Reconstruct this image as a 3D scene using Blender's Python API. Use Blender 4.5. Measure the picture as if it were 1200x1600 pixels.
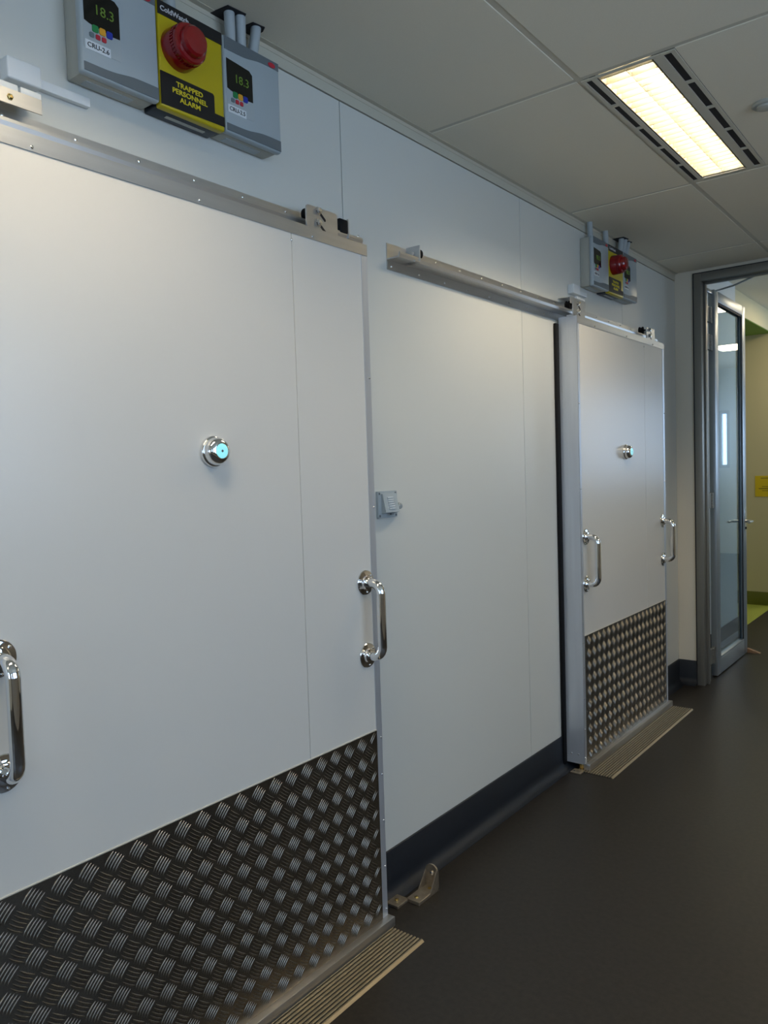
import bpy, bmesh, math
from math import sin, cos, pi, radians
from mathutils import Vector, Matrix

for o in list(bpy.data.objects):
    bpy.data.objects.remove(o)
sc = bpy.context.scene
COL = sc.collection

# ------------------------------------------------------------------ camera
D, H = 1.63, 1.46
_y, _p, _r = .66282621, -.05175178, -.03150087
fw = Vector((-sin(_y)*cos(_p), cos(_y)*cos(_p), sin(_p)))
rt = Vector((cos(_y), sin(_y), 0))
up = rt.cross(fw)
rt2 = cos(_r)*rt + sin(_r)*up
up2 = -sin(_r)*rt + cos(_r)*up
cd = bpy.data.cameras.new('camera')
cam = bpy.data.objects.new('camera', cd)
COL.objects.link(cam)
cam.matrix_world = Matrix(((rt2.x, up2.x, -fw.x, D), (rt2.y, up2.y, -fw.y, 0),
                           (rt2.z, up2.z, -fw.z, H), (0, 0, 0, 1)))
cd.sensor_fit = 'VERTICAL'
cd.sensor_height = 32
cd.lens = 32*1218.0/1600
cd.clip_start = .02
sc.camera = cam

# ------------------------------------------------------------------ world / exposure
w = bpy.data.worlds.new('world')
sc.world = w
w.use_nodes = True
bg = w.node_tree.nodes['Background']
bg.inputs[0].default_value = (.60, .78, 1.0, 1)
bg.inputs[1].default_value = 4.5
vs = sc.view_settings
vs.view_transform = 'Standard'
vs.look = 'None'
vs.exposure = 0.0
vs.gamma = 1.0
vs.use_curve_mapping = False
sc.cycles.use_denoising = True
sc.cycles.max_bounces = 8
sc.cycles.diffuse_bounces = 5
sc.cycles.glossy_bounces = 4
sc.cycles.transparent_max_bounces = 12
sc.cycles.sample_clamp_indirect = 6
LAMP_W = 14.5          # watts behind each louvre
LAMP_COL = (1.0, .82, .55)
TUBE = 48.0             # brightness of the fluorescent tubes

# ------------------------------------------------------------------ materials
def mat(name, col, rough=.5, metal=0.0, spec=.5, emit=None, estr=0, noise=None, bump=None, coat=0):
    m = bpy.data.materials.new(name)
    m.use_nodes = True
    nt = m.node_tree
    b = nt.nodes['Principled BSDF']
    b.inputs['Base Color'].default_value = (*col, 1)
    b.inputs['Roughness'].default_value = rough
    b.inputs['Metallic'].default_value = metal
    b.inputs['Specular IOR Level'].default_value = spec
    b.inputs['Coat Weight'].default_value = coat
    if emit:
        b.inputs['Emission Color'].default_value = (*emit, 1)
        b.inputs['Emission Strength'].default_value = estr
    if noise or bump:
        tc = nt.nodes.new('ShaderNodeTexCoord')
        if noise:                      # (scale, amount, stretch)
            mp = nt.nodes.new('ShaderNodeMapping')
            mp.inputs['Scale'].default_value = noise[2] if len(noise) > 2 else (1, 1, 1)
            nt.links.new(tc.outputs['Object'], mp.inputs[0])
            n = nt.nodes.new('ShaderNodeTexNoise')
            n.inputs['Scale'].default_value = noise[0]
            n.inputs['Detail'].default_value = 5
            nt.links.new(mp.outputs[0], n.inputs['Vector'])
            r = nt.nodes.new('ShaderNodeValToRGB')
            a = noise[1]
            r.color_ramp.elements[0].position = .3
            r.color_ramp.elements[1].position = .7
            r.color_ramp.elements[0].color = (*[c*(1-a) for c in col], 1)
            r.color_ramp.elements[1].color = (*[min(1, c*(1+a)) for c in col], 1)
            nt.links.new(n.outputs['Fac'], r.inputs[0])
            nt.links.new(r.outputs[0], b.inputs['Base Color'])
        if bump:                       # (scale, strength, stretch)
            mp = nt.nodes.new('ShaderNodeMapping')
            mp.inputs['Scale'].default_value = bump[2] if len(bump) > 2 else (1, 1, 1)
            nt.links.new(tc.outputs['Object'], mp.inputs[0])
            n = nt.nodes.new('ShaderNodeTexNoise')
            n.inputs['Scale'].default_value = bump[0]
            n.inputs['Detail'].default_value = 3
            nt.links.new(mp.outputs[0], n.inputs['Vector'])
            bp = nt.nodes.new('ShaderNodeBump')
            bp.inputs['Strength'].default_value = bump[1]
            bp.inputs['Distance'].default_value = .002
            nt.links.new(n.outputs['Fac'], bp.inputs['Height'])
            nt.links.new(bp.outputs[0], b.inputs['Normal'])
    return m

def glass_mat(name, tint, refl=1.0, ior=1.5):
    m = bpy.data.materials.new(name)
    m.use_nodes = True
    nt = m.node_tree
    nt.nodes.clear()
    out = nt.nodes.new('ShaderNodeOutputMaterial')
    mix = nt.nodes.new('ShaderNodeMixShader')
    t = nt.nodes.new('ShaderNodeBsdfTransparent')
    t.inputs[0].default_value = (*tint, 1)
    g = nt.nodes.new('ShaderNodeBsdfGlossy')
    g.inputs['Color'].default_value = (refl, refl, refl, 1)
    g.inputs['Roughness'].default_value = 0.01
    f = nt.nodes.new('ShaderNodeFresnel')
    ge = nt.nodes.new('ShaderNodeNewGeometry')       # same reflectance on entering and leaving the thin pane
    mm = nt.nodes.new('ShaderNodeMath'); mm.operation = 'MULTIPLY_ADD'
    mm.inputs[1].default_value = 1/ior-ior
    mm.inputs[2].default_value = ior
    nt.links.new(ge.outputs['Backfacing'], mm.inputs[0])
    nt.links.new(mm.outputs[0], f.inputs['IOR'])
    nt.links.new(f.outputs[0], mix.inputs[0])
    nt.links.new(t.outputs[0], mix.inputs[1])
    nt.links.new(g.outputs[0], mix.inputs[2])
    nt.links.new(mix.outputs[0], out.inputs[0])
    return m

M_PANEL = mat('white_sheet_steel', (.66, .67, .63), .36, spec=.5, bump=(9, .05, (1, 1, .3)))
M_DOORFACE = mat('white_door_skin', (.69, .675, .63), .27, spec=.55, bump=(7, .05))
M_COVER = mat('cover_strip_white', (.55, .53, .44), .45)
M_ALU = mat('mill_aluminium', (.60, .60, .59), .34, .92, noise=(40, .06, (1, .05, 1)))
M_ALU_V = mat('satin_aluminium', (.62, .66, .72), .40, .65, noise=(40, .05, (1, 1, .05)))
M_ALU_W = mat('cast_zinc', (.40, .34, .26), .42, .85, noise=(60, .15))
M_STEEL = mat('bright_screw_steel', (.85, .85, .85), .15, 1.0)
M_BRASS = mat('yellow_zinc', (.75, .55, .2), .25, 1.0)
M_CHROME = mat('chrome', (.82, .82, .82), .05, 1.0)
M_TREAD = mat('treadplate_aluminium', (.25, .225, .19), .25, .95, noise=(25, .12))
M_SEAL = mat('black_rubber', (.006, .006, .007), .65, spec=.2)
M_SKIRT = mat('navy_vinyl_skirting', (.008, .0115, .018), .48, noise=(30, .1))
M_FLOOR = mat('dark_grey_vinyl', (.0205, .0165, .0125), .42, spec=.4, noise=(55, .28), bump=(250, .12))
M_CEIL = mat('ceiling_tile_white', (.80, .74, .60), .85, noise=(300, .02), bump=(400, .15))
M_GRID = mat('ceiling_grid_white', (.58, .54, .44), .5)
M_WALLP = mat('painted_wall', (.70, .64, .52), .6)
M_CREAM_SEAL = mat('cream_sealant', (.60, .57, .48), .5)
M_WALLR = mat('brown_grey_wall', (.30, .27, .23), .6)
M_WHITE = mat('white_plastic', (.72, .76, .78), .35)
M_GREYBOX = mat('light_grey_plastic', (.40, .45, .47), .4)
M_GREYFACE = mat('controller_face_grey', (.39, .45, .48), .33)
M_BAND = mat('dark_grey_plastic', (.13, .155, .17), .35)
M_BASEBOX = mat('controller_base_grey', (.42, .42, .37), .5)
M_NAVY = mat('navy_plastic', (.012, .016, .024), .4)
M_YELLOW = mat('yellow_face', (.50, .40, .003), .4)
M_BLACK = mat('black_print', (.008, .008, .01), .35)
M_LCD = mat('display_black', (.004, .005, .004), .12)
M_DIGIT = mat('green_led', (.03, .06, .01), .4, emit=(.30, .62, .06), estr=.10)
M_RED = mat('red_dome', (.24, .003, .006), .18, spec=.6, coat=.4)
M_GREENB = mat('button_green', (.01, .22, .06), .4)
M_ORANGE = mat('button_orange', (.75, .36, .02), .4)
M_BLUE = mat('button_blue', (.01, .03, .35), .4)
M_REDB = mat('button_red', (.5, .02, .04), .4)
M_GREYB = mat('button_grey', (.13, .17, .19), .4)
M_YTEXT = mat('yellow_print', (.75, .62, .02), .4)
M_WTEXT = mat('white_print', (.6, .62, .65), .4)
M_CONDUIT = mat('grey_conduit', (.40, .44, .45), .45)
M_GLOW = mat('cyan_glow_disc', (.3, .7, .75), .3, emit=(.30, .92, 1.0), estr=.55)
M_DARK = mat('dark_void', (.01, .009, .012), .7)
M_GRATE = mat('grate_bronze_aluminium', (.36, .29, .185), .38, .6)
M_FRAME = mat('anodised_door_frame', (.26, .25, .22), .42, .6)
M_LEAF = mat('anodised_leaf_frame', (.40, .44, .47), .38, .7)
M_GLASS = glass_mat('door_glass', (.80, .90, .95))
M_WGLASS = glass_mat('window_glass', (.95, .97, 1.0))
M_GREENSK = mat('olive_green_skirting', (.13, .14, .01), .5)
M_GREENFL = mat('lime_green_floor', (.36, .40, .06), .5)
M_GREENCL = mat('green_bulkhead', (.13, .24, .01), .6)
M_CREAM = mat('cream_wall', (.62, .57, .36), .6)
M_BLUEW = mat('pale_wall', (.66, .70, .70), .6)
M_NOTICE = mat('yellow_notice', (.70, .52, .01), .5)
M_WOOD = mat('wedge_wood', (.35, .20, .10), .6, noise=(30, .2, (1, .2, 1)))
M_REFL = mat('lamp_reflector', (.85, .84, .8), .3, .3)
M_LOUVRE = mat('louvre_blade', (.66, .58, .41), .3, .5)
M_TUBE = mat('fluorescent_tube', (.9, .9, .9), .3, emit=(1.0, .96, .88), estr=TUBE)
M_CLEAR = mat('clear_dome', (.7, .75, .76), .12, spec=.8)
M_CLEAR.node_tree.nodes['Principled BSDF'].inputs['Transmission Weight'].default_value = .7

# ------------------------------------------------------------------ mesh helpers
class MB:
    """collects vertices and faces given in world coordinates"""
    def __init__(s):
        s.v, s.f = [], []
    def add(s, vs_, fs):
        n = len(s.v)
        s.v += [tuple(q) for q in vs_]
        s.f += [tuple(i+n for i in f) for f in fs]
        return s
    def frombm(s, bm):
        bm.verts.index_update()
        s.add([v.co for v in bm.verts], [[v.index for v in f.verts] for f in bm.faces])
        bm.free()
        return s
    def box(s, x0, x1, y0, y1, z0, z1, bev=0, seg=2):
        x0, x1 = sorted((x0, x1)); y0, y1 = sorted((y0, y1)); z0, z1 = sorted((z0, z1))
        if not bev:
            return s.add([(x0, y0, z0), (x1, y0, z0), (x1, y1, z0), (x0, y1, z0),
                          (x0, y0, z1), (x1, y0, z1), (x1, y1, z1), (x0, y1, z1)],
                         [(0, 3, 2, 1), (4, 5, 6, 7), (0, 1, 5, 4), (1, 2, 6, 5), (2, 3, 7, 6), (3, 0, 4, 7)])
        bm = bmesh.new()
        bmesh.ops.create_cube(bm, size=1)
        for v in bm.verts:
            v.co = Vector(((x0+x1)/2+v.co.x*(x1-x0), (y0+y1)/2+v.co.y*(y1-y0), (z0+z1)/2+v.co.z*(z1-z0)))
        bmesh.ops.bevel(bm, geom=bm.edges[:], offset=bev, segments=seg, affect='EDGES', profile=.5)
        return s.frombm(bm)
    def prism(s, pts, a, b, axis='x'):
        """polygon pts (2-D) extruded along axis from a to b; axis x: pts are (y,z); y: (x,z); z: (x,y)"""
        def P(t, q):
            return (t, q[0], q[1]) if axis == 'x' else (q[0], t, q[1]) if axis == 'y' else (q[0], q[1], t)
        n = len(pts)
        vs_ = [P(a, q) for q in pts]+[P(b, q) for q in pts]
        fs = [tuple(range(n))[::-1], tuple(range(n, 2*n))]
        fs += [(i, (i+1) % n, n+(i+1) % n, n+i) for i in range(n)]
        ar = sum(pts[i][0]*pts[(i+1) % n][1]-pts[(i+1) % n][0]*pts[i][1] for i in range(n))
        flip = (ar < 0) != (b < a)
        if axis == 'y':
            flip = not flip
        if flip:
            fs = [f[::-1] for f in fs]
        return s.add(vs_, fs)
    def lathe(s, prof, c, axis='x', n=32):
        """prof: list of (radius, distance along axis)"""
        vs_, fs = [], []
        for r, t in prof:
            for k in range(n):
                a = 2*pi*k/n
                u, v = r*cos(a), r*sin(a)
                q = (t, u, v) if axis == 'x' else (v, t, u) if axis == 'y' else (u, v, t)
                vs_.append((c[0]+q[0], c[1]+q[1], c[2]+q[2]))
        for j in range(len(prof)-1):
            for k in range(n):
                k2 = (k+1) % n
                fs.append((j*n+k, j*n+k2, (j+1)*n+k2, (j+1)*n+k))
        fs.append(tuple(range(n))[::-1])
        fs.append(tuple((len(prof)-1)*n+k for k in range(n)))
        return s.add(vs_, fs)
    def cyl(s, a, b, r, n=20):
        return s.tube([a, b], r, n)
    def tube(s, path, r, n=16):
        P = [Vector(p) for p in path]
        vs_, fs = [], []
        t = (P[1]-P[0]).normalized()
        u = t.orthogonal().normalized()
        for i, p in enumerate(P):
            t2 = (P[min(i+1, len(P)-1)]-P[max(i-1, 0)]).normalized()
            u = (u-t2*u.dot(t2)).normalized()
            w_ = t2.cross(u)
            for k in range(n):
                a = 2*pi*k/n
                vs_.append(p+u*(r*cos(a))+w_*(r*sin(a)))
        for j in range(len(P)-1):
            for k in range(n):
                k2 = (k+1) % n
                fs.append((j*n+k, j*n+k2, (j+1)*n+k2, (j+1)*n+k))
        fs.append(tuple(range(n))[::-1])
        fs.append(tuple((len(P)-1)*n+k for k in range(n)))
        return s.add(vs_, fs)
    def rrect(s, x0, x1, y0, y1, z0, z1, r, n=6):
        """plate in the y-z plane with rounded corners"""
        pts = []
        for cy, cz, a0 in ((y1-r, z1-r, 0), (y0+r, z1-r, 90), (y0+r, z0+r, 180), (y1-r, z0+r, 270)):
            for k in range(n+1):
                a = radians(a0+90*k/n)
                pts.append((cy+r*cos(a), cz+r*sin(a)))
        return s.prism(pts, x0, x1, 'x')

def wloc(o):
    v = Vector((0, 0, 0))
    while o:
        v += o.location
        o = o.parent
    return v

def part(name, mb, m, parent=None, smooth=35, **props):
    base = wloc(parent)
    me = bpy.data.meshes.new(name)
    me.from_pydata([(a[0]-base.x, a[1]-base.y, a[2]-base.z) for a in mb.v], [], mb.f)
    me.materials.append(m)
    me.polygons.foreach_set('use_smooth', [True]*len(me.polygons))
    me.set_sharp_from_angle(angle=radians(smooth))
    me.update()
    o = bpy.data.objects.new(name, me)
    COL.objects.link(o)
    o.parent = parent
    for k, v in props.items():
        o[k] = v
    return o

def root(name, loc, label, cat, group=None, kind=None):
    o = bpy.data.objects.new(name, None)
    o.empty_display_size = .05
    COL.objects.link(o)
    o.location = loc
    o['label'] = label
    o['category'] = cat
    if group: o['group'] = group
    if kind: o['kind'] = kind
    return o

def tag(o, label, cat, group=None, kind=None):
    o['label'] = label
    o['category'] = cat
    if group: o['group'] = group
    if kind: o['kind'] = kind
    return o

KIDS = lambda o: [c for c in bpy.data.objects if c.parent == o]
def copy_tree(o, parent=None, dy=0, label=None):
    c = o.copy()
    COL.objects.link(c)
    c.parent = parent
    if parent is None:
        c.location = Vector(o.location)+Vector((0, dy, 0))
    if label:
        c['label'] = label
    for ch in KIDS(o):
        if ch is not c:
            copy_tree(ch, c)
    return c

def text(name, s, x, y, z, size, m, parent, bold=0, sx=1.0, align='CENTER', thick=.0006):
    """lettering on a plane that faces +x, reading along +y, made into a mesh"""
    cu = bpy.data.curves.new(name, 'FONT')
    cu.body = s
    cu.size = size
    cu.align_x = align
    cu.align_y = 'CENTER'
    cu.offset = bold
    cu.extrude = thick
    cu.resolution_u = 3
    t = bpy.data.objects.new(name, cu)
    COL.objects.link(t)
    bpy.context.view_layer.update()
    me = bpy.data.meshes.new_from_object(t.evaluated_get(bpy.context.evaluated_depsgraph_get()))
    bpy.data.objects.remove(t)
    bpy.data.curves.remove(cu)
    base = wloc(parent)
    for v in me.vertices:
        v.co = (x+v.co.z-base.x, y+v.co.x*sx-base.y, z+v.co.y-base.z)
    me.materials.clear()
    me.materials.append(m)
    o = bpy.data.objects.new(name, me)
    COL.objects.link(o)
    o.parent = parent
    return o

ZC = 2.679       # corridor ceiling
YE = 5.22        # end wall
XR = 3.40        # right wall
YB = -3.6        # back wall

# ================================================================== STRUCTURE
fl = tag(part('floor', MB().box(-1.6, 4.6, YB-.1, 13.2, -.1, 0), M_FLOOR, kind='structure'),
         'dark grey speckled vinyl floor running along the corridor', 'floor')

# left wall: insulated panels with recessed joints
wl = tag(part('wall_left', MB().box(-.12, -.004, YB, YE, 0, ZC+.3), M_DARK, kind='structure'),
         'left corridor wall of pale insulated panels with upright joints', 'wall')
ys = [YB+.0, -2.845, -1.645, -.455, .735, 1.925, 3.113, 4.30, YE]
for a, b in zip(ys[:-1], ys[1:]):
    part('wall_panel', MB().box(-.005, 0, a+.0016, b-.0016, .02, 2.63, .0007, 1), M_PANEL, wl)
tag(part('trim_1', MB().box(-.005, .004, YB, YE, 2.6325, ZC+.001, .0008, 1), M_COVER, kind='structure'),
    'plain strip capping the panel wall just below the ceiling', 'trim')
# perimeter ceiling angle
pm = MB().box(.004, .022, YB, YE, ZC-.004, ZC).box(.004, .0055, YB, YE, ZC-.016, ZC)
tag(part('trim_2', pm, M_GRID, kind='structure'), 'thin ceiling edge angle along the left wall', 'trim')

def skirt(name, y0, y1, label):
    prof = [(-.001, 0), (-.001, .158), (.004, .158), (.006, .155), (.006, .045), (.009, .028), (.017, .013), (.032, .004), (.05, .0015), (.05, 0)]
    mb = MB().prism(prof, y0, y1, 'y')
    return tag(part(name, mb, M_SKIRT, kind='structure', smooth=60), label, 'skirting')
skirt('baseboard_left', YB, YE, 'dark navy coved vinyl skirting along the left panel wall')

# end wall around the glazed door
ew = MB().box(0, .117, YE, YE+.12, 0, ZC+.3).box(.117, 1.25, YE, YE+.12, 2.655, ZC+.3).box(1.25, XR, YE, YE+.12, 0, ZC+.3)
tag(part('wall_end', ew, M_WALLP, kind='structure'), 'cream end wall around the glazed corridor door', 'wall')
prof = [(YE+.001, 0), (YE+.001, .158), (YE-.004, .158), (YE-.006, .155), (YE-.006, .045), (YE-.017, .013), (YE-.05, .0015), (YE-.05, 0)]
tag(part('baseboard_end', MB().prism(prof, .006, .117, 'x').prism(prof, 1.25, XR, 'x'), M_SKIRT, kind='structure', smooth=60),
    'dark navy skirting at the foot of the cream end wall', 'skirting')

# ceiling: tiles in a T-bar grid
ce = tag(part('ceiling', MB().box(0, XR, YB, YE, ZC+.05, ZC+.10), M_DARK, kind='structure'),
         'suspended corridor ceiling of off-white tiles in a metal grid', 'ceiling')
yl = [YB, -2.4, -1.2, 0, 1.2, 2.4, 3.6, 4.8, YE]
xl = [0.0, .59, 1.19, 1.79, 2.39, 2.99, XR]
gx = MB()
for x in xl[1:-1]:
    gx.box(x-.012, x+.012, YB, YE, ZC-.0005, ZC+.02)
for y in yl[1:-1]:
    gx.box(.02, XR, y-.012, y+.012, ZC-.0002, ZC+.02)
part('ceiling_grid', gx, M_GRID, ce)
for i in range(len(xl)-1):
    for j in range(len(yl)-1):
        x0, x1, y0, y1 = xl[i]+.0105, xl[i+1]-.0105, yl[j]+.0105, yl[j+1]-.0105
        if (i == 1 and j in (1, 3, 5)) or (i == 4 and j == 6):
            x0 += .2855
        part('ceiling_tile', MB().box(x0, x1, y0, y1, ZC-.003, ZC+.012, .001, 1), M_CEIL, ce)


def window_wall(axis, pos, t, a0, a1, z1, wins, m, name, label, wname):
    """wall slab with rectangular openings, each filled by a framed pane"""
    mb = MB()
    def bx(u0, u1, z0_, z1_, mb_, d0=0.0, d1=None):
        d1 = t if d1 is None else d1
        if axis == 'y': mb_.box(u0, u1, pos+d0, pos+d1, z0_, z1_)
        else: mb_.box(pos+d0, pos+d1, u0, u1, z0_, z1_)
    cur = a0
    for (u0, u1, w0, w1) in wins:
        bx(cur, u0, 0, z1, mb)
        bx(u0, u1, 0, w0, mb)
        bx(u0, u1, w1, z1, mb)
        cur = u1
    bx(cur, a1, 0, z1, mb)
    tag(part(name, mb, m, kind='structure'), label, 'wall')
    for k, (u0, u1, w0, w1) in enumerate(wins):
        fr = MB()
        bx(u0, u0+.05, w0, w1, fr, .03, .09); bx(u1-.05, u1, w0, w1, fr, .03, .09)
        bx(u0+.05, u1-.05, w0, w0+.05, fr, .03, .09); bx(u0+.05, u1-.05, w1-.05, w1, fr, .03, .09)
        wo = tag(part('window_%d' % wname, fr, M_LEAF, kind='structure'), 'framed window letting daylight in, ' + ('rearmost of the unseen ones added on the right of the corridor', 'middle of the unseen ones added on the right of the corridor', 'foremost of the unseen ones added on the right of the corridor', 'in the back wall of the corridor', 'narrow one in the end wall of the far room', 'nearest one on the side of the far room', 'middle one on the side of the far room', 'farthest one on the side of the far room')[wname-1], 'window')
        gl = MB()
        bx(u0+.05, u1-.05, w0+.05, w1-.05, gl, .055, .061)
        part('pane', gl, M_WGLASS, wo)
        ld = bpy.data.lights.new('window_portal', 'AREA')
        ld.shape = 'RECTANGLE'
        ld.size = u1-u0; ld.size_y = w1-w0
        ld.cycles.is_portal = True
        lo = bpy.data.objects.new('window_portal', ld)
        COL.objects.link(lo)
        if axis == 'y':
            lo.location = ((u0+u1)/2, pos+t/2, (w0+w1)/2)
            lo.rotation_euler = (radians(90 if t < 0 else -90), 0, 0)
        else:
            lo.location = (pos+t/2, (u0+u1)/2, (w0+w1)/2)
            lo.rotation_euler = (radians(90), 0, radians(90))
        wname += 1
    return wname

wn = window_wall('x', XR, .12, YB, YE+.12, ZC+.3, [(-2.5, -1.6, 1.2, 2.6), (-.5, .75, 1.2, 2.6), (.95, 2.7, 1.2, 2.6)], M_WALLR, 'wall_right', 'painted wall with added unseen windows on the right of the corridor', 1)  # unseen windows, placed and sized to set the daylight on the left wall
wn = window_wall('y', YB, -.12, 0, XR, ZC+.3, [(.5, 2.1, .95, 2.25)], M_WALLP, 'wall_back', 'plain back wall of the corridor behind the viewer', wn)

# ---------------- far room
ZF = 2.90
lw = MB().box(-.17, -.05, YE, 6.95, 0, ZF)
tag(part('wall_left', lw, M_BLUEW, kind='structure'), 'pale wall beyond the glazed door, seen through its glass', 'wall')
pr = [(-.051, 0), (-.051, .145), (-.044, .145), (-.044, .03), (-.02, .002), (-.02, 0)]
tag(part('baseboard_left', MB().prism(pr, YE+.12, 6.95, 'y'), M_SKIRT, kind='structure'), 'dark blue skirting seen through the glass of the open door', 'skirting')
tag(part('wall_far', MB().box(-1.6, -.03, 8.45, 8.57, 0, ZF), M_CREAM, kind='structure'), 'cream far wall with a yellow notice', 'wall')
tag(part('baseboard_far', MB().box(-1.6, -.035, 8.436, 8.45, 0, .135, .003), M_GREENSK, kind='structure'), 'olive green skirting under the cream far wall', 'skirting')
tag(part('floor_strip', MB().box(-1.6, -.072, 6.95, 8.436, -.01, .0015), M_GREENFL, kind='structure'), 'lime green floor border in front of the cream far wall', 'floor')
tag(part('ceiling_bulkhead', MB().box(-1.6, -.085, 6.95, 8.45, 2.698, 2.704), M_GREENCL, kind='structure'), 'green underside of the dropped ceiling over the far alcove', 'ceiling')
tag(part('trim_3', MB().box(-1.6, -.08, 6.95, 8.45, 2.704, ZF), M_CREAM, kind='structure'), 'cream face of the dropped bulkhead above the green soffit', 'trim')
alc = MB().box(-1.6, -.17, 6.83, 6.95, 0, ZF).box(-1.72, -1.6, 6.83, 8.57, 0, ZF)
tag(part('wall_left', alc, M_CREAM, kind='structure'), 'cream side walls of the alcove beyond the glazed door', 'wall')
tag(part('wall_left', MB().box(-.15, -.03, 8.57, 13, 0, ZF), M_CREAM, kind='structure'), 'cream wall running on past the far alcove', 'wall')
tag(part('ceiling', MB().box(-1.6, 4.4, YE+.12, 13.1, ZF, ZF+.1), M_CEIL, kind='structure'), 'pale ceiling of the room beyond the glazed door', 'ceiling')
wn = window_wall('y', 13.0, .12, -.1, 2.45, ZF, [(1.93, 2.10, 1.35, 2.25)], M_BLUEW, 'wall_far', 'pale end wall of the far room with one narrow window', wn)
wn = window_wall('x', 2.45, .12, YE+.12, 13.12, ZF, [(7.1, 8.2, 1.2, 2.45), (8.4, 10.5, 1.2, 2.45), (10.8, 12.8, 1.2, 2.45)], M_BLUEW, 'wall_right', 'far room side wall with a row of large windows', wn)

# ================================================================== CEILING LIGHT
def make_light(y0):
    x0, x1, y1 = .592, .885, y0+1.176
    y0 = y0+.012
    t = root('ceiling_light', ((x0+x1)/2, (y0+y1)/2, ZC), 'lit long louvred fluorescent ceiling light with dark air slots', 'light')
    fr = MB()
    dx0, dx1 = .640, .818
    z0, z1 = ZC-.006, ZC-.002
    ya, yb = y0+.012, y1-.012
    sl, sr = (.604, .624), (.848, .872)
    for a, b in ((x0, sl[0]), (sl[1], dx0), (dx1, sr[0]), (sr[1], x1)):
        fr.box(a, b, y0, y1, z0, z1)
    fr.box(dx0, dx1, y0, ya, z0, z1).box(dx0, dx1, yb, y1, z0, z1)
    n = 5
    L = (yb-ya-.018*(n-1))/n
    for (a, b) in (sl, sr):
        fr.box(a, b, y0, ya, z0, z1).box(a, b, yb, y1, z0, z1)
        for k in range(n-1):
            yy = ya+(k+1)*L+k*.018
            fr.box(a, b, yy, yy+.018, z0, z1)
    part('frame', fr, M_GRID, t)
    for (a, b) in (sl, sr):
        for k in range(n):
            yy = ya+k*(L+.018)
            part('air_slot', MB().box(a-.003, b+.003, yy-.003, yy+L+.003, ZC-.0018, ZC+.001), M_DARK, t)
    # reflector housing
    hs = MB()
    hs.prism([(dx0-.004, ZC+.006), (dx0-.004, ZC+.085), (dx1+.004, ZC+.085), (dx1+.004, ZC-.002), (dx1, ZC+.006), (dx1-.02, ZC+.08), (dx0+.02, ZC+.08), (dx0, ZC+.006)], ya, yb, 'y')
    hs.box(dx0, dx1, ya-.004, ya, ZC+.006, ZC+.085).box(dx0, dx1, yb, yb+.004, ZC+.006, ZC+.085)
    part('reflector', hs, M_REFL, t)
    xc = (dx0+dx1)/2
    for dx in (-.03, .03):
        part('tube', MB().cyl((xc+dx, ya+.02, ZC+.05), (xc+dx, yb-.02, ZC+.05), .013, 12), M_TUBE, t)
    nb = 26
    for k in range(nb):
        yy = ya+.02+(yb-ya-.04)*k/(nb-1)
        part('louvre_blade', MB().prism([(yy-.0011, ZC-.004), (yy+.0011, ZC-.004), (yy+.003, ZC+.026), (yy-.003, ZC+.026)], dx0+.003, dx1-.003, 'x'), M_LOUVRE, t)
    for x in (dx0+.006, xc, dx1-.006):
        part('louvre_rail', MB().prism([(x-.0006, ZC-.0045), (x+.0006, ZC-.0045), (x+.004, ZC+.027), (x-.004, ZC+.027)], ya, yb, 'y'), M_LOUVRE, t)
    ld = bpy.data.lights.new('lamp', 'AREA')
    ld.shape = 'RECTANGLE'
    ld.size = .165; ld.size_y = yb-ya-.02
    ld.energy = LAMP_W
    ld.color = LAMP_COL
    ld.use_nodes = True           # batwing photometric curve of the louvre: little straight down, sharp cut-off past 62 degrees
    ln = ld.node_tree
    em = [n for n in ln.nodes if n.type == 'EMISSION'][0]
    ge = ln.nodes.new('ShaderNodeNewGeometry')
    dt = ln.nodes.new('ShaderNodeVectorMath'); dt.operation = 'DOT_PRODUCT'
    ab = ln.nodes.new('ShaderNodeMath'); ab.operation = 'ABSOLUTE'
    rp = ln.nodes.new('ShaderNodeValToRGB')
    cr = rp.color_ramp
    for p_, v_ in ((.44, 0.0), (.56, 1.0), (.72, .80), (.88, .38)):
        e_ = cr.elements.new(p_); e_.color = (v_, v_, v_, 1)
    cr.elements[0].color = (0, 0, 0, 1)
    cr.elements[-1].color = (.22, .22, .22, 1)
    ln.links.new(ge.outputs['Incoming'], dt.inputs[0]); ln.links.new(ge.outputs['Normal'], dt.inputs[1])
    ln.links.new(dt.outputs['Value'], ab.inputs[0]); ln.links.new(ab.outputs[0], rp.inputs[0])
    ln.links.new(rp.outputs[0], em.inputs['Strength'])
    lo = bpy.data.objects.new('lamp', ld)
    COL.objects.link(lo)
    lo.parent = t
    lo.location = (xc-t.location.x, 0, -.008)
    return t
l1 = make_light(2.4)
l1['label'] = 'lit long louvred fluorescent ceiling light with dark air slots'
for dy, tx in ((-2.4, 'louvred fluorescent ceiling light above the nearer sliding door'), (-4.8, 'louvred fluorescent ceiling light near the back wall')):
    copy_tree(l1, None, dy, tx)
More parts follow.
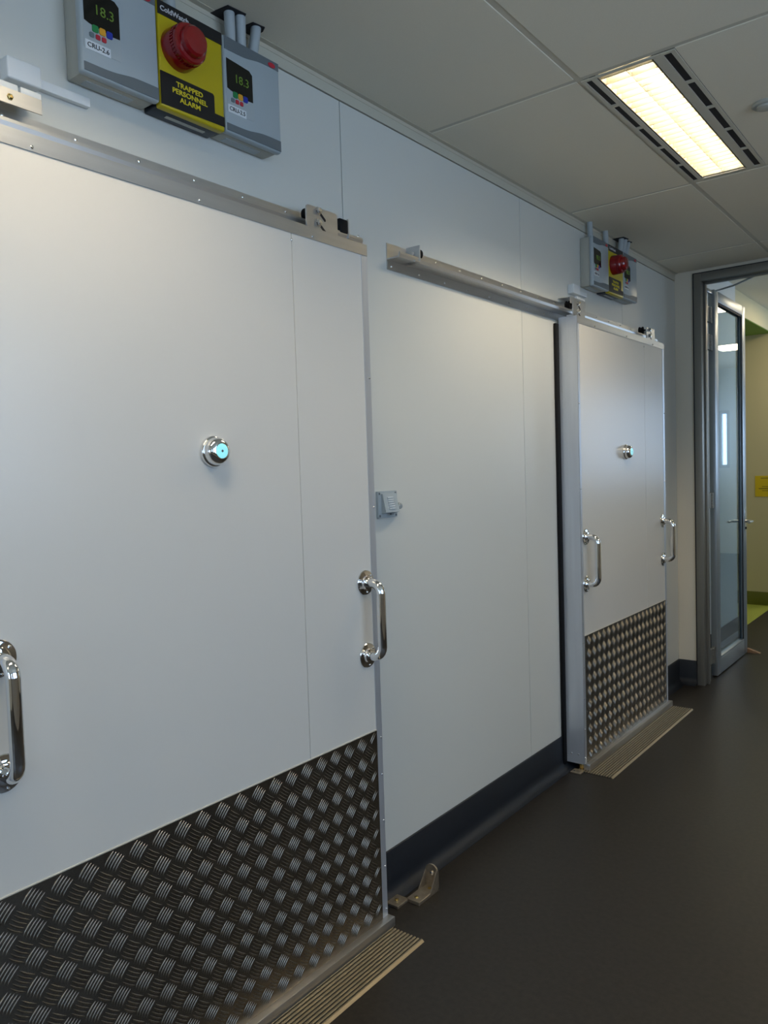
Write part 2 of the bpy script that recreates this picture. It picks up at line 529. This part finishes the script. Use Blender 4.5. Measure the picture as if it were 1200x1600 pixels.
# unseen extra light added to warm the end wall, then far-room ceiling panels
c = copy_tree(l1, None, 1.2, 'unseen louvred ceiling light added on the right to warm the end wall')
c.location.x += 1.8
def far_light(x, y):
    t = root('ceiling_light', (x, y, ZF), 'square ceiling light of the room beyond the glazed door, at %s' % ('its near end' if y < 8 else 'its far end'), 'light')
    part('frame', MB().box(x-.3, x+.3, y-.3, y+.3, ZF-.008, ZF+.002, .002), M_GRID, t)
    part('diffuser', MB().box(x-.27, x+.27, y-.27, y+.27, ZF-.012, ZF-.008), mat('far_diffuser', (.9, .9, .85), .5, emit=(1, .84, .58), estr=15.0), t)
far_light(.65, 7.75)
far_light(1.2, 10.6)
# detector
sd = root('smoke_detector', (1.012, 2.985, ZC-.003), 'small round detector on the ceiling right of the louvred light', 'detector')
part('base', MB().lathe([(.045, 0), (.045, -.006), (.040, -.010)], (1.012, 2.985, ZC-.003), 'z'), M_BASEBOX, sd)
part('sensing_head', MB().lathe([(.030, -.010), (.028, -.016), (.018, -.020), (.008, -.021)], (1.012, 2.985, ZC-.003), 'z'), M_BASEBOX, sd)

# ================================================================== SLIDING DOORS
def screw(mb, x, y, z, r=.0045, axis='x', h=.003):
    mb.lathe([(r, 0), (r*.85, h*.6), (r*.4, h)], (x, y, z), axis, 8)

def tread(mb, y0, y1, z0, z1, x):
    P = .0615
    i = 0
    yy = y1-.012
    while yy > y0-.02:
        for k in range(int((z1-z0)/P)+2):
            for (oy, oz, sgn) in ((0, 0, 1), (-P/2, -P/2, -1)):
                cy, cz = yy+oy, z1-.028-k*P+oz
                ang = radians(50 if sgn > 0 else -38)
                d = (cos(ang), sin(ang)); nrm = (-sin(ang), cos(ang))
                for b in range(5):
                    off = (b-2)*.0081
                    L = .0205-.0006*abs(b-2)
                    vs_ = []
                    NS = 5
                    for s_ in range(NS):
                        u = -1+2*s_/(NS-1)
                        wd = .0026*math.sqrt(max(0, 1-u*u*.98))+.0001
                        ht = .0023*math.sqrt(max(0, 1-u*u))
                        bow = .0022*(1-u*u)*sgn
                        py = cy+d[0]*L*u+nrm[0]*(off+bow); pz = cz+d[1]*L*u+nrm[1]*(off+bow)
                        for (aw, ah) in ((-1, -.1), (-.6, .75), (0, 1), (.6, .75), (1, -.1)):
                            vs_.append((x+ht*ah, py+nrm[0]*wd*aw, pz+nrm[1]*wd*aw))
                    if min(v[1] for v in vs_) < y0+.002 or max(v[1] for v in vs_) > y1-.002: continue
                    if min(v[2] for v in vs_) < z0+.002 or max(v[2] for v in vs_) > z1-.002: continue
                    fs = []
                    for s_ in range(NS-1):
                        for k2 in range(4):
                            a = s_*5+k2
                            fs.append((a, a+5, a+6, a+1))
                    mb.add(vs_, fs)
        yy -= P

def make_handle(y, parent):
    h = part('grab_handle', (lambda m: m)(MB().tube(
        [(.108, y, 1.120), (.135, y, 1.120)] +
        [(.135+.032*sin(a), y, 1.088+.032*cos(a)) for a in [radians(q) for q in (15, 30, 45, 60, 75, 90)]] +
        [(.167, y, .925)] +
        [(.135+.032*cos(a), y, .925-.032*sin(a)) for a in [radians(q) for q in (15, 30, 45, 60, 75, 90)]] +
        [(.108, y, .893)], .0143, 20)), M_CHROME, parent)
    for z in (1.120, .893):
        part('rosette', MB().lathe([(.0385, 0), (.0385, .002), (.037, .0038), (.028, .0045), (.0235, .006), (.0215, .012), (.019, .013)], (.1068, y, z), 'x', 36), M_CHROME, h)
        sm = MB()
        for a in (40, 160, 280):
            screw(sm, .111, y+.031*cos(radians(a)), z+.031*sin(radians(a)), .0035)
        part('screws', sm, M_STEEL, h, kind='stuff')
    return h

def make_door(y0, yh0):
    y1 = 1.905
    zt = 2.157
    t = root('sliding_door', ((.10+.015)/2, (y0+y1)/2, .03), 'near white cold-room sliding door with two chrome grab handles', 'door',
             'sliding cold-room doors', 'thing')
    part('insulated_core', MB().box(.016, .102, y0+.003, y1-.003, .036, zt-.003), M_PANEL, t)
    for a, b in ((y0+.003, 1.5765), (1.5785, y1-.003)):
        part('face_panel', MB().box(.102, .1058, a, b, .036, zt-.003, .0006, 1), M_DOORFACE, t)
    # aluminium channels
    c = MB().box(.015, .107, y0, y0+.003, .030, zt)
    c.box(.1058, .1072, y0, y0+.022, .030, zt)
    part('edge_channel', c, M_ALU_V, t)
    c = MB().box(.015, .107, y1-.003, y1, .030, zt)
    c.box(.1058, .1072, y1-.028, y1, .030, zt)
    part('edge_channel', c, M_ALU_V, t)
    c = MB().box(.015, .107, y0+.003, y1-.003, zt-.003, zt)
    c.box(.1073, .1086, y0, y1, zt-.034, zt)
    part('top_channel', c, M_ALU, t)
    c = MB().box(.100, .132, y0-.0, y1+.006, .006, .036, .002)
    part('bottom_rail', c, M_ALU, t)
    kp = part('kick_plate', MB().box(.1073, .1090, y0+.022, y1-.028, .036, .647), M_TREAD, t, label='dark aluminium tread plate with raised bars')
    part('edge_sealant', MB().box(.1058, .1082, y0+.022, y1-.028, .6472, .6505, .0006, 1), M_CREAM_SEAL, t)
    tm = MB()
    tread(tm, y0+.022, y1-.028, .036, .647, .1090)
    part('raised_bars', tm, M_TREAD, kp, smooth=80, kind='stuff')
    rv = MB()
    for y in (y0+.20, y0+.62, y0+1.02):
        screw(rv, .1086, y, zt-.026, .004)
    for z in (.06, .2, .35, .5, .62, 1.35, 1.75):
        screw(rv, .1072, y1-.007, z, .0032)
        screw(rv, .1072, y0+.007, z, .0032)
    for x in (.04, .075):
        rv.lathe([(.004, 0), (.003, -.002), (.001, -.003)], (x, y0, .075), 'y', 8)
    screw(rv, .1058, 1.5775, 2.105, .0045)
    part('rivets', rv, M_STEEL, t, kind='stuff')
    make_handle(yh0, t)
    make_handle(1.846, t)
    # emergency release knob
    yk, zk = 1.268, 1.523
    kn = part('release_knob', MB().lathe([(.0375, 0), (.0385, .003), (.0385, .009), (.0365, .012), (.0345, .0125), (.0345, .020), (.0335, .026), (.0295, .033), (.0225, .0372), (.0185, .038)], (.1058, yk, zk), 'x', 48), M_CHROME, t, smooth=50, label='round chrome release knob')
    part('glow_disc', MB().lathe([(.0185, .0365), (.0182, .0385), (.012, .0392), (.0035, .0393)], (.1058, yk, zk), 'x', 32), M_GLOW, kn)
    part('centre_dot', MB().lathe([(.0034, .0392), (.0034, .0398)], (.1058, yk, zk), 'x', 12), M_BAND, kn)
    # hangers that carry the door on the rail
    for yh in (y0+.052, 1.718):
        a, b = yh-.066, yh+.066
        hm = MB().rrect(.0915, .0965, a, b, zt-.001, 2.224, .010)
        hm.box(.060, .0965, a+.006, b-.006, zt, zt+.005)
        hp = part('hanger_plate', hm, M_ALU, t)
        for zc_, s_ in ((2.206, 0), (2.172, 1)):
            pts = []
            for k in range(16):                      # slanted slot
                a_ = 2*pi*k/16
                u = .0045*cos(a_)+(.020 if cos(a_) > 0 else -.020); v = .0045*sin(a_)
                q = radians(-38)
                pts.append((yh-.006+u*cos(q)-v*sin(q), zc_+u*sin(q)+v*cos(q)))
            part('slot', MB().prism(pts, .0966, .0970, 'x'), M_DARK, hp)
            bm_ = MB().lathe([(.012, 0), (.012, .002), (.009, .002), (.009, .008), (.006, .009)], (.0970, yh-.018, zc_+.008), 'x', 6)
            part('bolt', bm_, M_STEEL, hp)
        part('roller', MB().lathe([(.004, .032), (.021, .032), (.021, .036), (.017, .040), (.017, .046), (.021, .050), (.021, .054), (.004, .058), (.004, .0912)], (0, yh, 2.2190), 'x', 24), M_SEAL, t)
    return t

def make_rail():
    y0, y1 = -.615, 1.950
    t = root('door_rail', (0, (y0+y1)/2, 2.147), 'aluminium overhead track above the near sliding door', 'rail', 'sliding door tracks')
    prof = [(0, 2.147), (0, 2.236), (.0035, 2.236), (.0035, 2.184), (.050, 2.184), (.0545, 2.197), (.058, 2.197), (.058, 2.190),
            (.054, 2.1795), (.0035, 2.1795), (.0035, 2.147)]
    part('track', MB().prism(prof[::-1], y0, y1, 'y'), M_ALU, t, smooth=20)
    sm = MB()
    y = y0+.022
    k = 0
    while y < y1:
        screw(sm, .0035, y, 2.160, .0045)
        screw(sm, .0035, y+.11, 2.224, .0045)
        y += .165
    part('screws', sm, M_STEEL, t, kind='stuff')
    # end stops: plate square to the wall with a rubber bumper
    for ys_, sg in ((-.502, 1), (1.878, -1)):
        e = part('end_stop', MB().box(.0035, .062, ys_-.0025, ys_+.0025, 2.181, 2.240, .001, 1).box(.0035, .062, ys_-.028*max(0, sg)-.0025, ys_+.028*max(0, -sg)+.0025, 2.1795, 2.1845, .0008, 1), M_ALU, t)
        if sg < 0:
            part('rubber_bumper', MB().box(.024, .0605, ys_-.040, ys_-.0025, 2.193, 2.236, .004), M_SEAL, e)
        else: part('rubber_bumper', MB().lathe([(.017, 0), (.019, .006*sg), (.019, .020*sg), (.014, .026*sg)], (.040, ys_+.0025*sg, 2.214), 'y', 20), M_SEAL, e)
        part('bolt', MB().lathe([(.007, 0), (.006, -.004*sg)], (.036, ys_-.0025 if sg > 0 else ys_+.0065, 2.214), 'y', 6), M_STEEL, e)
    return t

d1 = make_door(.640, .714)
DY = 2.760
d2 = make_door(.690, .745)
d2.location.y += DY
d2['label'] = 'far white cold-room sliding door reflecting bluish daylight, beside the glazed door'
r1 = make_rail()
copy_tree(r1, None, DY, 'aluminium overhead track running on to the far sliding door')
for dy, l in ((0, 'black rubber gasket behind the edge of the near sliding door'), (DY, 'tall black rubber gasket strip at the left edge of the far sliding door')):
    tag(part('door_gasket', MB().box(.0003, .0155, .662+dy, .694+dy, .02, 2.13, .003), M_SEAL), l, 'gasket', 'door edge gaskets')

# limit switch plate over the left hanger of each door
def make_switch():
    t = root('limit_switch', (.05, .85, 2.20), 'silver limit-switch bracket with white sensors left of the near controllers', 'switch', 'limit switches on the tracks')
    part('bracket', MB().box(.060, .063, .72, .893, 2.224, 2.254, .0006, 1).box(.0006, .063, .72, .893, 2.2525, 2.2545), M_ALU, t)
    for a, b in ((.80, .844), (.849, .893)):
        part('sensor_body', MB().box(.050, .0615, a, b, 2.2545, 2.268, .002), M_WHITE, t)
    part('bolt', MB().lathe([(.007, 0), (.006, .003), (.003, .005)], (.063, .825, 2.238), 'x', 6), M_BRASS, t)
    part('cable', MB().tube([(.04, .893, 2.261), (.02, .903, 2.266), (.004, .905, 2.275), (.004, .905, 2.300)], .0025, 8), M_WHITE, t)
    return t
s1 = make_switch()
copy_tree(s1, None, DY, 'small limit-switch bracket above the hanger of the far door')

# ================================================================== CONTROL PANELS
CH0, CH1 = 2.347, 2.592
XF = .072
def wavy(y0, y1, zlo, zhi, amp, top):
    """band polygon with one gently stepped edge; top: straight edge above"""
    n = 14
    edge = []
    for k in range(n+1):
        u = k/n
        s_ = 1/(1+math.exp(-(u-.5)*14))
        edge.append((y0+(y1-y0)*u, (zlo if top else zhi)+amp*(s_-.5)))
    if top:
        return [(y1, zhi), (y0, zhi)]+edge
    return [(y0, zlo), (y1, zlo)]+edge[::-1]

def make_controller(ya, yb, ident, label):
    t = root('controller', (0, (ya+yb)/2, CH0), label, 'controller', 'cold-room temperature controllers')
    part('base_box', MB().box(.0005, .052, ya+.004, yb-.004, CH0+.002, CH1-.002, .005), M_BASEBOX, t)
    part('cover', MB().box(.050, XF, ya, yb, CH0, CH1, .007, 3), M_GREYFACE, t)
    part('lower_band', MB().prism(wavy(ya+.004, yb-.004, CH0+.005, CH0+.028, .010, False), XF-.001, XF+.0012, 'x'), M_BAND, t)
    part('upper_band', MB().prism(wavy(ya+.004, yb-.004, CH1-.030, CH1-.004, .012, True), XF-.001, XF+.0012, 'x'), M_BAND, t)
    pts = [(yb-.030+.013*cos(2*pi*k/20), CH1-.017+.0065*sin(2*pi*k/20)) for k in range(20)]
    part('badge', MB().prism(pts, XF+.001, XF+.0022, 'x'), M_REDB, t)
    # display with slanted lower edge
    a = ya+.008
    part('keypad', MB().rrect(XF-.0005, XF+.0006, a-.003, a+.092, CH0+.054, CH0+.132, .004), M_GREYBOX, t)
    dp = [(a, CH0+.112), (a+.012, CH0+.108), (a+.05, CH0+.104), (a+.070, CH0+.101), (a+.088, CH0+.102), (a+.088, CH0+.172), (a+.078, CH0+.181), (a, CH0+.187)]
    part('display', MB().prism(dp, XF+.0006, XF+.0016, 'x'), M_LCD, t)
    text('readout', '18.3', XF+.0019, a+.050, CH0+.143, .030, M_DIGIT, t, 0, 1.0)
    zb = CH0+.101
    for k, m_ in enumerate((M_GREENB, M_ORANGE, M_BLUE)):
        yc = a+.026+k*.0175
        part('button', MB().rrect(XF+.001, XF+.003, yc-.0075, yc+.0075, zb-.0075, zb+.0075, .0035), m_, t)
    for k, m_ in enumerate((M_GREYB, M_REDB, M_REDB)):
        yc = a+.017+k*.0150
        part('button', MB().rrect(XF+.001, XF+.0025, yc-.0055, yc+.0055, zb-.0210, zb-.0105, .0025), m_, t)
    part('name_label', MB().box(XF, XF+.0012, a+.001, a+.063, CH0+.052, CH0+.072, .0003, 1), M_WHITE, t)
    text('label_text', ident, XF+.0014, a+.032, CH0+.062, .0145, M_BLACK, t, .0001, 1.05)
    part('underside_plate', MB().box(.012, .036, ya+.03, yb-.05, CH0+.0005, CH0+.0022), M_GREYBOX, t)
    return t

def make_alarm(ya, yb, label):
    t = root('alarm_panel', (0, (ya+yb)/2, CH0), label, 'alarm', 'trapped personnel alarms')
    z0, z1 = CH0-.004, CH1
    xa = XF-.001
    part('base_box', MB().box(.0005, .050, ya+.002, yb-.002, z0+.002, z1-.002, .004), M_NAVY, t)
    part('cover', MB().box(.048, xa, ya+.001, yb-.001, z0, z1, .005, 3), M_YELLOW, t)
    part('top_band', MB().prism(wavy(ya+.002, yb-.002, z1-.034, z1-.003, .002, True), xa-.001, xa+.0012, 'x'), M_BLACK, t)
    pl = [(ya+.002, z0+.006), (yb-.002, z0+.012), (yb-.002, z0+.036), (yb-.034, z0+.036), (yb-.034, z0+.078), (yb-.038, z0+.083), (ya+.002, z0+.083)]
    part('text_panel', MB().prism(pl, xa-.001, xa+.0012, 'x'), M_BLACK, t)
    yc = (ya+yb)/2-.012
    for k, s_ in enumerate(('TRAPPED', 'PERSONNEL', 'ALARM')):
        text('lettering', s_, xa+.0014, yc, z0+.0655-.0172*k, .0168, M_YTEXT, t, .00035, 1.16)
    text('lettering', 'ColdWatch', xa+.0014, ya+.008, z1-.020, .0165, M_WTEXT, t, .0003, 1.08, 'LEFT')
    part('underside_label', MB().box(.022, .032, ya+.045, yb-.035, z0+.0003, z0+.0022), M_BASEBOX, t)
    # sounder dome
    yd, zd = (ya+yb)/2-.042, z0+.148
    ds = part('sounder', MB().lathe([(.050, 0), (.0505, .004), (.0485, .026), (.0475, .030)], (xa, yd, zd), 'x', 40), M_RED, t, smooth=50, label='red sounder and beacon')
    rb = MB()
    for k in range(40):
        q = 2*pi*k/40
        cy, cz = yd+.0462*cos(q), zd+.0462*sin(q)
        rb.box(xa+.030, xa+.040, cy-.0014, cy+.0014, cz-.0014, cz+.0014)
    part('grille_ribs', rb, M_RED, ds, kind='stuff')
    part('lens', MB().lathe([(.0450, .029), (.0450, .041), (.0470, .0415), (.0465, .049), (.043, .053), (.0360, .054), (.0350, .066), (.030, .072), (.016, .0755), (.004, .076)], (xa, yd, zd), 'x', 40), M_RED, ds, smooth=30)
    return t

c1 = make_controller(.986, 1.186, 'CRU-2.6', 'grey controller labelled CRU-2.6 at the left of the near group')
al = make_alarm(1.188, 1.386, 'yellow trapped personnel alarm with red sounder in the near group')
c2 = make_controller(1.388, 1.588, 'CRU-2.5', 'grey controller labelled CRU-2.5 right of the near yellow alarm')
copy_tree(c1, None, 2.75, 'leftmost grey controller of the far group by the glazed door')
copy_tree(al, None, 2.75, 'yellow alarm with red sounder in the far group')
copy_tree(c2, None, 2.75, 'rightmost grey controller of the far group, half hidden by the red sounder')

# conduits from the ceiling into the boxes
def conduit(y_top, y_bot, x_top, x_bot, label, r=.0140):
    P = []
    for k in range(13):
        u = k/12
        s_ = u*u*(3-2*u)
        P.append((x_top+(x_bot-x_top)*s_, y_top+(y_bot-y_top)*s_, ZC+.01+(CH1-.004-ZC-.01)*u))
    t = root('conduit', (x_bot, y_bot, CH1), label, 'conduit', 'grey conduits above the controllers')
    part('pipe', MB().tube(P, r, 16), M_CONDUIT, t, smooth=60)
    part('gland', MB().lathe([(r+.004, 0), (r+.004, .012), (r+.001, .016)], (x_bot, y_bot, CH1-.001), 'z', 8), M_CONDUIT, t)
    return t
spec = ((1.250, 1.262, .030, .030, 'above the left half of the yellow alarm'), (1.050, 1.055, .03, .03, 'above the CRU-2.6 controller'),
        (1.438, 1.452, .045, .030, 'left of three above the CRU-2.5 controller'),
        (1.470, 1.488, .052, .030, 'middle of three above the CRU-2.5 controller'), (1.533, 1.530, .045, .030, 'right of three above the CRU-2.5 controller'))
for a, b, c, d, l in spec:
    conduit(a, b, c, d, 'grey conduit '+l)
for a, b, c, d, l in spec:
    conduit(a+2.75, b+2.75, c, d, 'grey conduit in the far group '+l.replace('the CRU-2.6 controller', 'its leftmost controller').replace('the CRU-2.5 controller', 'its rightmost controller').replace('the yellow alarm', 'its yellow alarm'))
for dy, g in ((0, 'near'), (2.75, 'far')):
    for a, b, w_, l in ((1.445, .06, .075, 'left'), (1.530, .052, .055, 'right')):
        pts = [(.006, a-w_/2), (.006+b, a-w_/2+.008), (.012+b, a+w_/2-.01), (b-.006, a+w_/2), (.006, a+w_/2)]
        tag(part('ceiling_cutout', MB().prism([(p[0], p[1]+dy) for p in pts], ZC-.0055, ZC-.0032, 'z'), M_DARK),
            'dark ragged ceiling cut-out around the conduits, %s one of the %s group' % (l, g), 'hole', 'conduit cut-outs in the ceiling')

# junction box and mini trunking
def make_jbox():
    t = root('junction_box', (0, .875, 2.29), 'small white junction box with trunking left of the near controllers', 'box', 'white junction boxes')
    part('box', MB().box(.0005, .034, .838, .912, 2.293, 2.338, .004, 3), M_WHITE, t)
    part('trunking', MB().box(.0005, .016, .912, 1.036, 2.303, 2.323, .0015), M_WHITE, t)
    return t
j = make_jbox()
copy_tree(j, None, 2.75, 'small white junction box with trunking left of the far controllers')

# light switch / wall buzzer behind the near door's edge
t = root('wall_switch', (0, 2.10, 1.31), 'grey hooded wall switch unit beside the near door edge', 'switch')
part('back_plate', MB().rrect(.0005, .010, 2.045, 2.150, 1.303, 1.394, .004), M_GREYBOX, t)
hd = MB()
hd.add([(.010, 2.062, 1.385), (.010, 2.138, 1.385), (.016, 2.138, 1.385), (.016, 2.062, 1.385),
        (.010, 2.062, 1.318), (.010, 2.138, 1.318), (.030, 2.138, 1.322), (.030, 2.062, 1.322)],
       [(0, 3, 2, 1), (3, 7, 6, 2), (4, 5, 6, 7), (0, 4, 7, 3), (1, 2, 6, 5), (0, 1, 5, 4)])
part('hood', hd, M_GREYFACE, t)
for k in range(6):
    z = 1.333+k*.0075
    xx = .030-(z-1.322)/(1.385-1.322)*.014
    part('rib', MB().box(xx-.001, xx+.0035, 2.083, 2.114, z, z+.0035, .0008, 1), M_WHITE, t)
sm = MB()
for y in (2.053, 2.142):
    for z in (1.311, 1.386):
        screw(sm, .010, y, z, .0045)
part('screws', sm, M_BAND, t, kind='stuff')
part('knob', MB().lathe([(.011, 0), (.012, .006), (.010, .014), (.004, .018)], (.008, 2.155, 1.340), 'x', 24), M_CLEAR, t, label='clear round knob on its right side')
part('cable_entry', MB().lathe([(.007, 0), (.007, -.006)], (.025, 2.10, 1.319), 'z', 12), M_BAND, t)

# floor guide bracket of the near door
def guide():
    t = root('floor_guide', (.09, 2.09, 0), 'cast metal floor guide bracket beside the near door foot', 'bracket')
    part('foot_plate', MB().box(.028, .078, 1.995, 2.058, .0, .010, .001, 1), M_ALU_W, t)
    part('base_plate', MB().box(.072, .125, 2.052, 2.172, 0, .012, .001, 1), M_ALU_W, t)
    pts = [(.072, 0), (.125, 0), (.125, .062)]
    pts += [(.0985+.0265*cos(radians(a)), .062+.0265*sin(radians(a))) for a in range(15, 181, 15)]
    part('upright', MB().prism(pts, 2.166, 2.172, 'y'), M_ALU_W, t)
    for x in (.072, .121):
        part('gusset', MB().prism([(2.120, .011), (2.167, .011), (2.167, .080 if x > .1 else .066)], x, x+.004, 'x'), M_ALU_W, t)
    for x, y in ((.051, 2.025), (.098, 2.075), (.102, 2.148)):
        part('bolt', MB().lathe([(.0075, 0), (.0075, .003), (.004, .004)], (x, y, .011), 'z', 6), M_BRASS, t)
    part('bolt', MB().lathe([(.0075, 0), (.0075, -.003), (.004, -.005)], (.100, 2.166, .058), 'y', 6), M_STEEL, t)
guide()
t = root('floor_guide', (.08, 3.42, 0), 'small brass floor guide under the left foot of the far door', 'bracket')
part('base_plate', MB().box(.055, .108, 3.395, 3.446, 0, .006, .001, 1), M_ALU_W, t)
part('roller_block', MB().box(.078, .098, 3.450, 3.474, .006, .0345, .003), M_BRASS, t)
part('bolt', MB().lathe([(.005, 0), (.004, .003)], (.07, 3.412, .006), 'z', 6), M_STEEL, t)

# floor grates
def make_grate():
    y0, y1 = .66, 1.900
    t = root('floor_grate', (.17, (y0+y1)/2, 0), 'ribbed bronze-coloured floor grate along the foot of the near door', 'grate', 'floor grates at the sliding doors')
    part('tray', MB().box(.072, .244, y0, y1, 0, .0012), M_DARK, t)
    n = 13
    for k in range(n):
        x = .075+k*.0127
        part('slat', MB().box(x, x+.0070, y0+.001, y1-.001, .0012, .0065, .0008, 1), M_GRATE, t)
    part('edge_bar', MB().prism([(.2405, 0), (.2405, .0065), (.245, .0062), (.252, .0005), (.252, 0)], y0, y1, 'y'), M_GRATE, t)
    return t
g = make_grate()
copy_tree(g, None, DY+.01, 'ribbed floor grate along the foot of the far sliding door')

# ================================================================== GLAZED DOOR
dr = root('door_1', (.16, YE+.1, 0), 'open aluminium door with a tall glass pane at the corridor end', 'door', None, 'structure')
ja, jb = .122, .168
fm = MB().box(ja, jb, YE-.012, YE+.125, 0, 2.652, .002).box(jb, jb+.012, YE+.045, YE+.07, 0, 2.60, .001)
part('door_jamb', fm, M_FRAME, dr)
part('door_jamb', MB().box(1.20, 1.246, YE-.012, YE+.125, 0, 2.652, .002), M_FRAME, dr)
part('door_head', MB().box(jb, 1.20, YE-.012, YE+.125, 2.602, 2.652, .002).box(jb, 1.20, YE+.045, YE+.07, 2.590, 2.602, .001), M_FRAME, dr)
part('seal_strip', MB().box(.1165, ja, YE-.013, YE+.002, 0, 2.656).box(.1165, 1.25, YE-.013, YE+.002, 2.652, 2.6565), M_DARK, dr)
lx0, lx1, ly0, ly1, lz0, lz1 = .137, .178, 5.475, 6.285, .008, 2.592
lf = part('door_leaf', MB().box(lx0, lx1, ly0, ly0+.085, lz0, lz1, .002).box(lx0, lx1, ly1-.085, ly1, lz0, lz1, .002)
          .box(lx0, lx1, ly0+.085, ly1-.085, lz0, lz0+.105, .002).box(lx0, lx1, ly0+.085, ly1-.085, lz1-.07, lz1, .002), M_LEAF, dr)
part('glass_pane', MB().box(.155, .161, ly0+.083, ly1-.083, lz0+.103, lz1-.068), M_GLASS, lf)
bd = MB()
for x in (lx0+.004, lx1-.009):
    bd.box(x, x+.005, ly0+.085, ly0+.091, lz0+.105, lz1-.07).box(x, x+.005, ly1-.099, ly1-.085, lz0+.105, lz1-.07)
    bd.box(x, x+.005, ly0+.091, ly1-.099, lz1-.084, lz1-.07)
part('glazing_bead', bd, M_SEAL, lf, label='black glazing gasket')
part('glazing_bead', MB().box(lx0+.004, lx1-.001, ly0+.09, ly1-.09, lz0+.105, lz0+.118, .002), M_LEAF, lf)
# lever handles both sides with plates
for sx in (1, -1):
    xx = lx1 if sx > 0 else lx0
    hp = part('lever_handle', MB().tube([(xx, ly1-.043, 1.005), (xx+.045*sx, ly1-.043, 1.005), (xx+.052*sx, ly1-.05, 1.005), (xx+.052*sx, ly1-.16, 1.005)], .0095, 12), M_CHROME, lf)
    part('lock_plate', MB().rrect(xx, xx+.006*sx, ly1-.066, ly1-.020, .93, 1.10, .004), M_STEEL, lf)
    part('keyhole', MB().lathe([(.009, 0), (.009, .004*sx)], (xx+.006*sx, ly1-.043, .955), 'x', 12), M_SEAL, lf)
for z in (.16, 1.20, 2.24, 2.42):
    hm = MB().box(.152, .1675, YE+.125, ly0, z-.05, z+.05, .001, 1)
    for k in range(5):
        hm.cyl((.1695, YE+.185, z-.05+k*.02), (.1695, YE+.185, z-.05+k*.02+.018), .0085, 12)
    part('hinge', hm, M_FRAME, dr)
part('closer_arm', MB().box(.150, .168, ly0-.12, ly0+.02, 2.560, 2.585, .003).tube([(.182, 5.50, 2.586), (.30, 5.46, 2.594), (.46, 5.30, 2.597)], .006, 8), M_ALU, dr)
# stopper wedge
wg = MB().prism([(.170, .0), (.262, 0), (.262, .004), (.182, .030), (.170, .030)], 6.295, 6.330, 'y')
tag(part('door_wedge', wg, M_WOOD), 'small brown wooden wedge holding the open glass door', 'wedge')

# notice on the far wall
nt_ = root('notice', (-.16, 8.45, 1.09), 'yellow notice fixed to the cream far wall', 'sign')
part('sheet', MB().box(-.238, -.05, 8.4455, 8.4495, 1.092, 1.300, .0008, 1), M_NOTICE, nt_)

pl = MB()
for z, a, b, h in ((1.272, -.185, -.07, .008), (1.190, -.175, -.08, .006), (1.168, -.205, -.06, .009), (1.148, -.175, -.08, .006)):
    pl.box(a, b, 8.4450, 8.4456, z, z+h)
part('print_lines', pl, mat('notice_print', (.22, .16, .01), .5), nt_, kind='stuff')

bpy.context.view_layer.update()
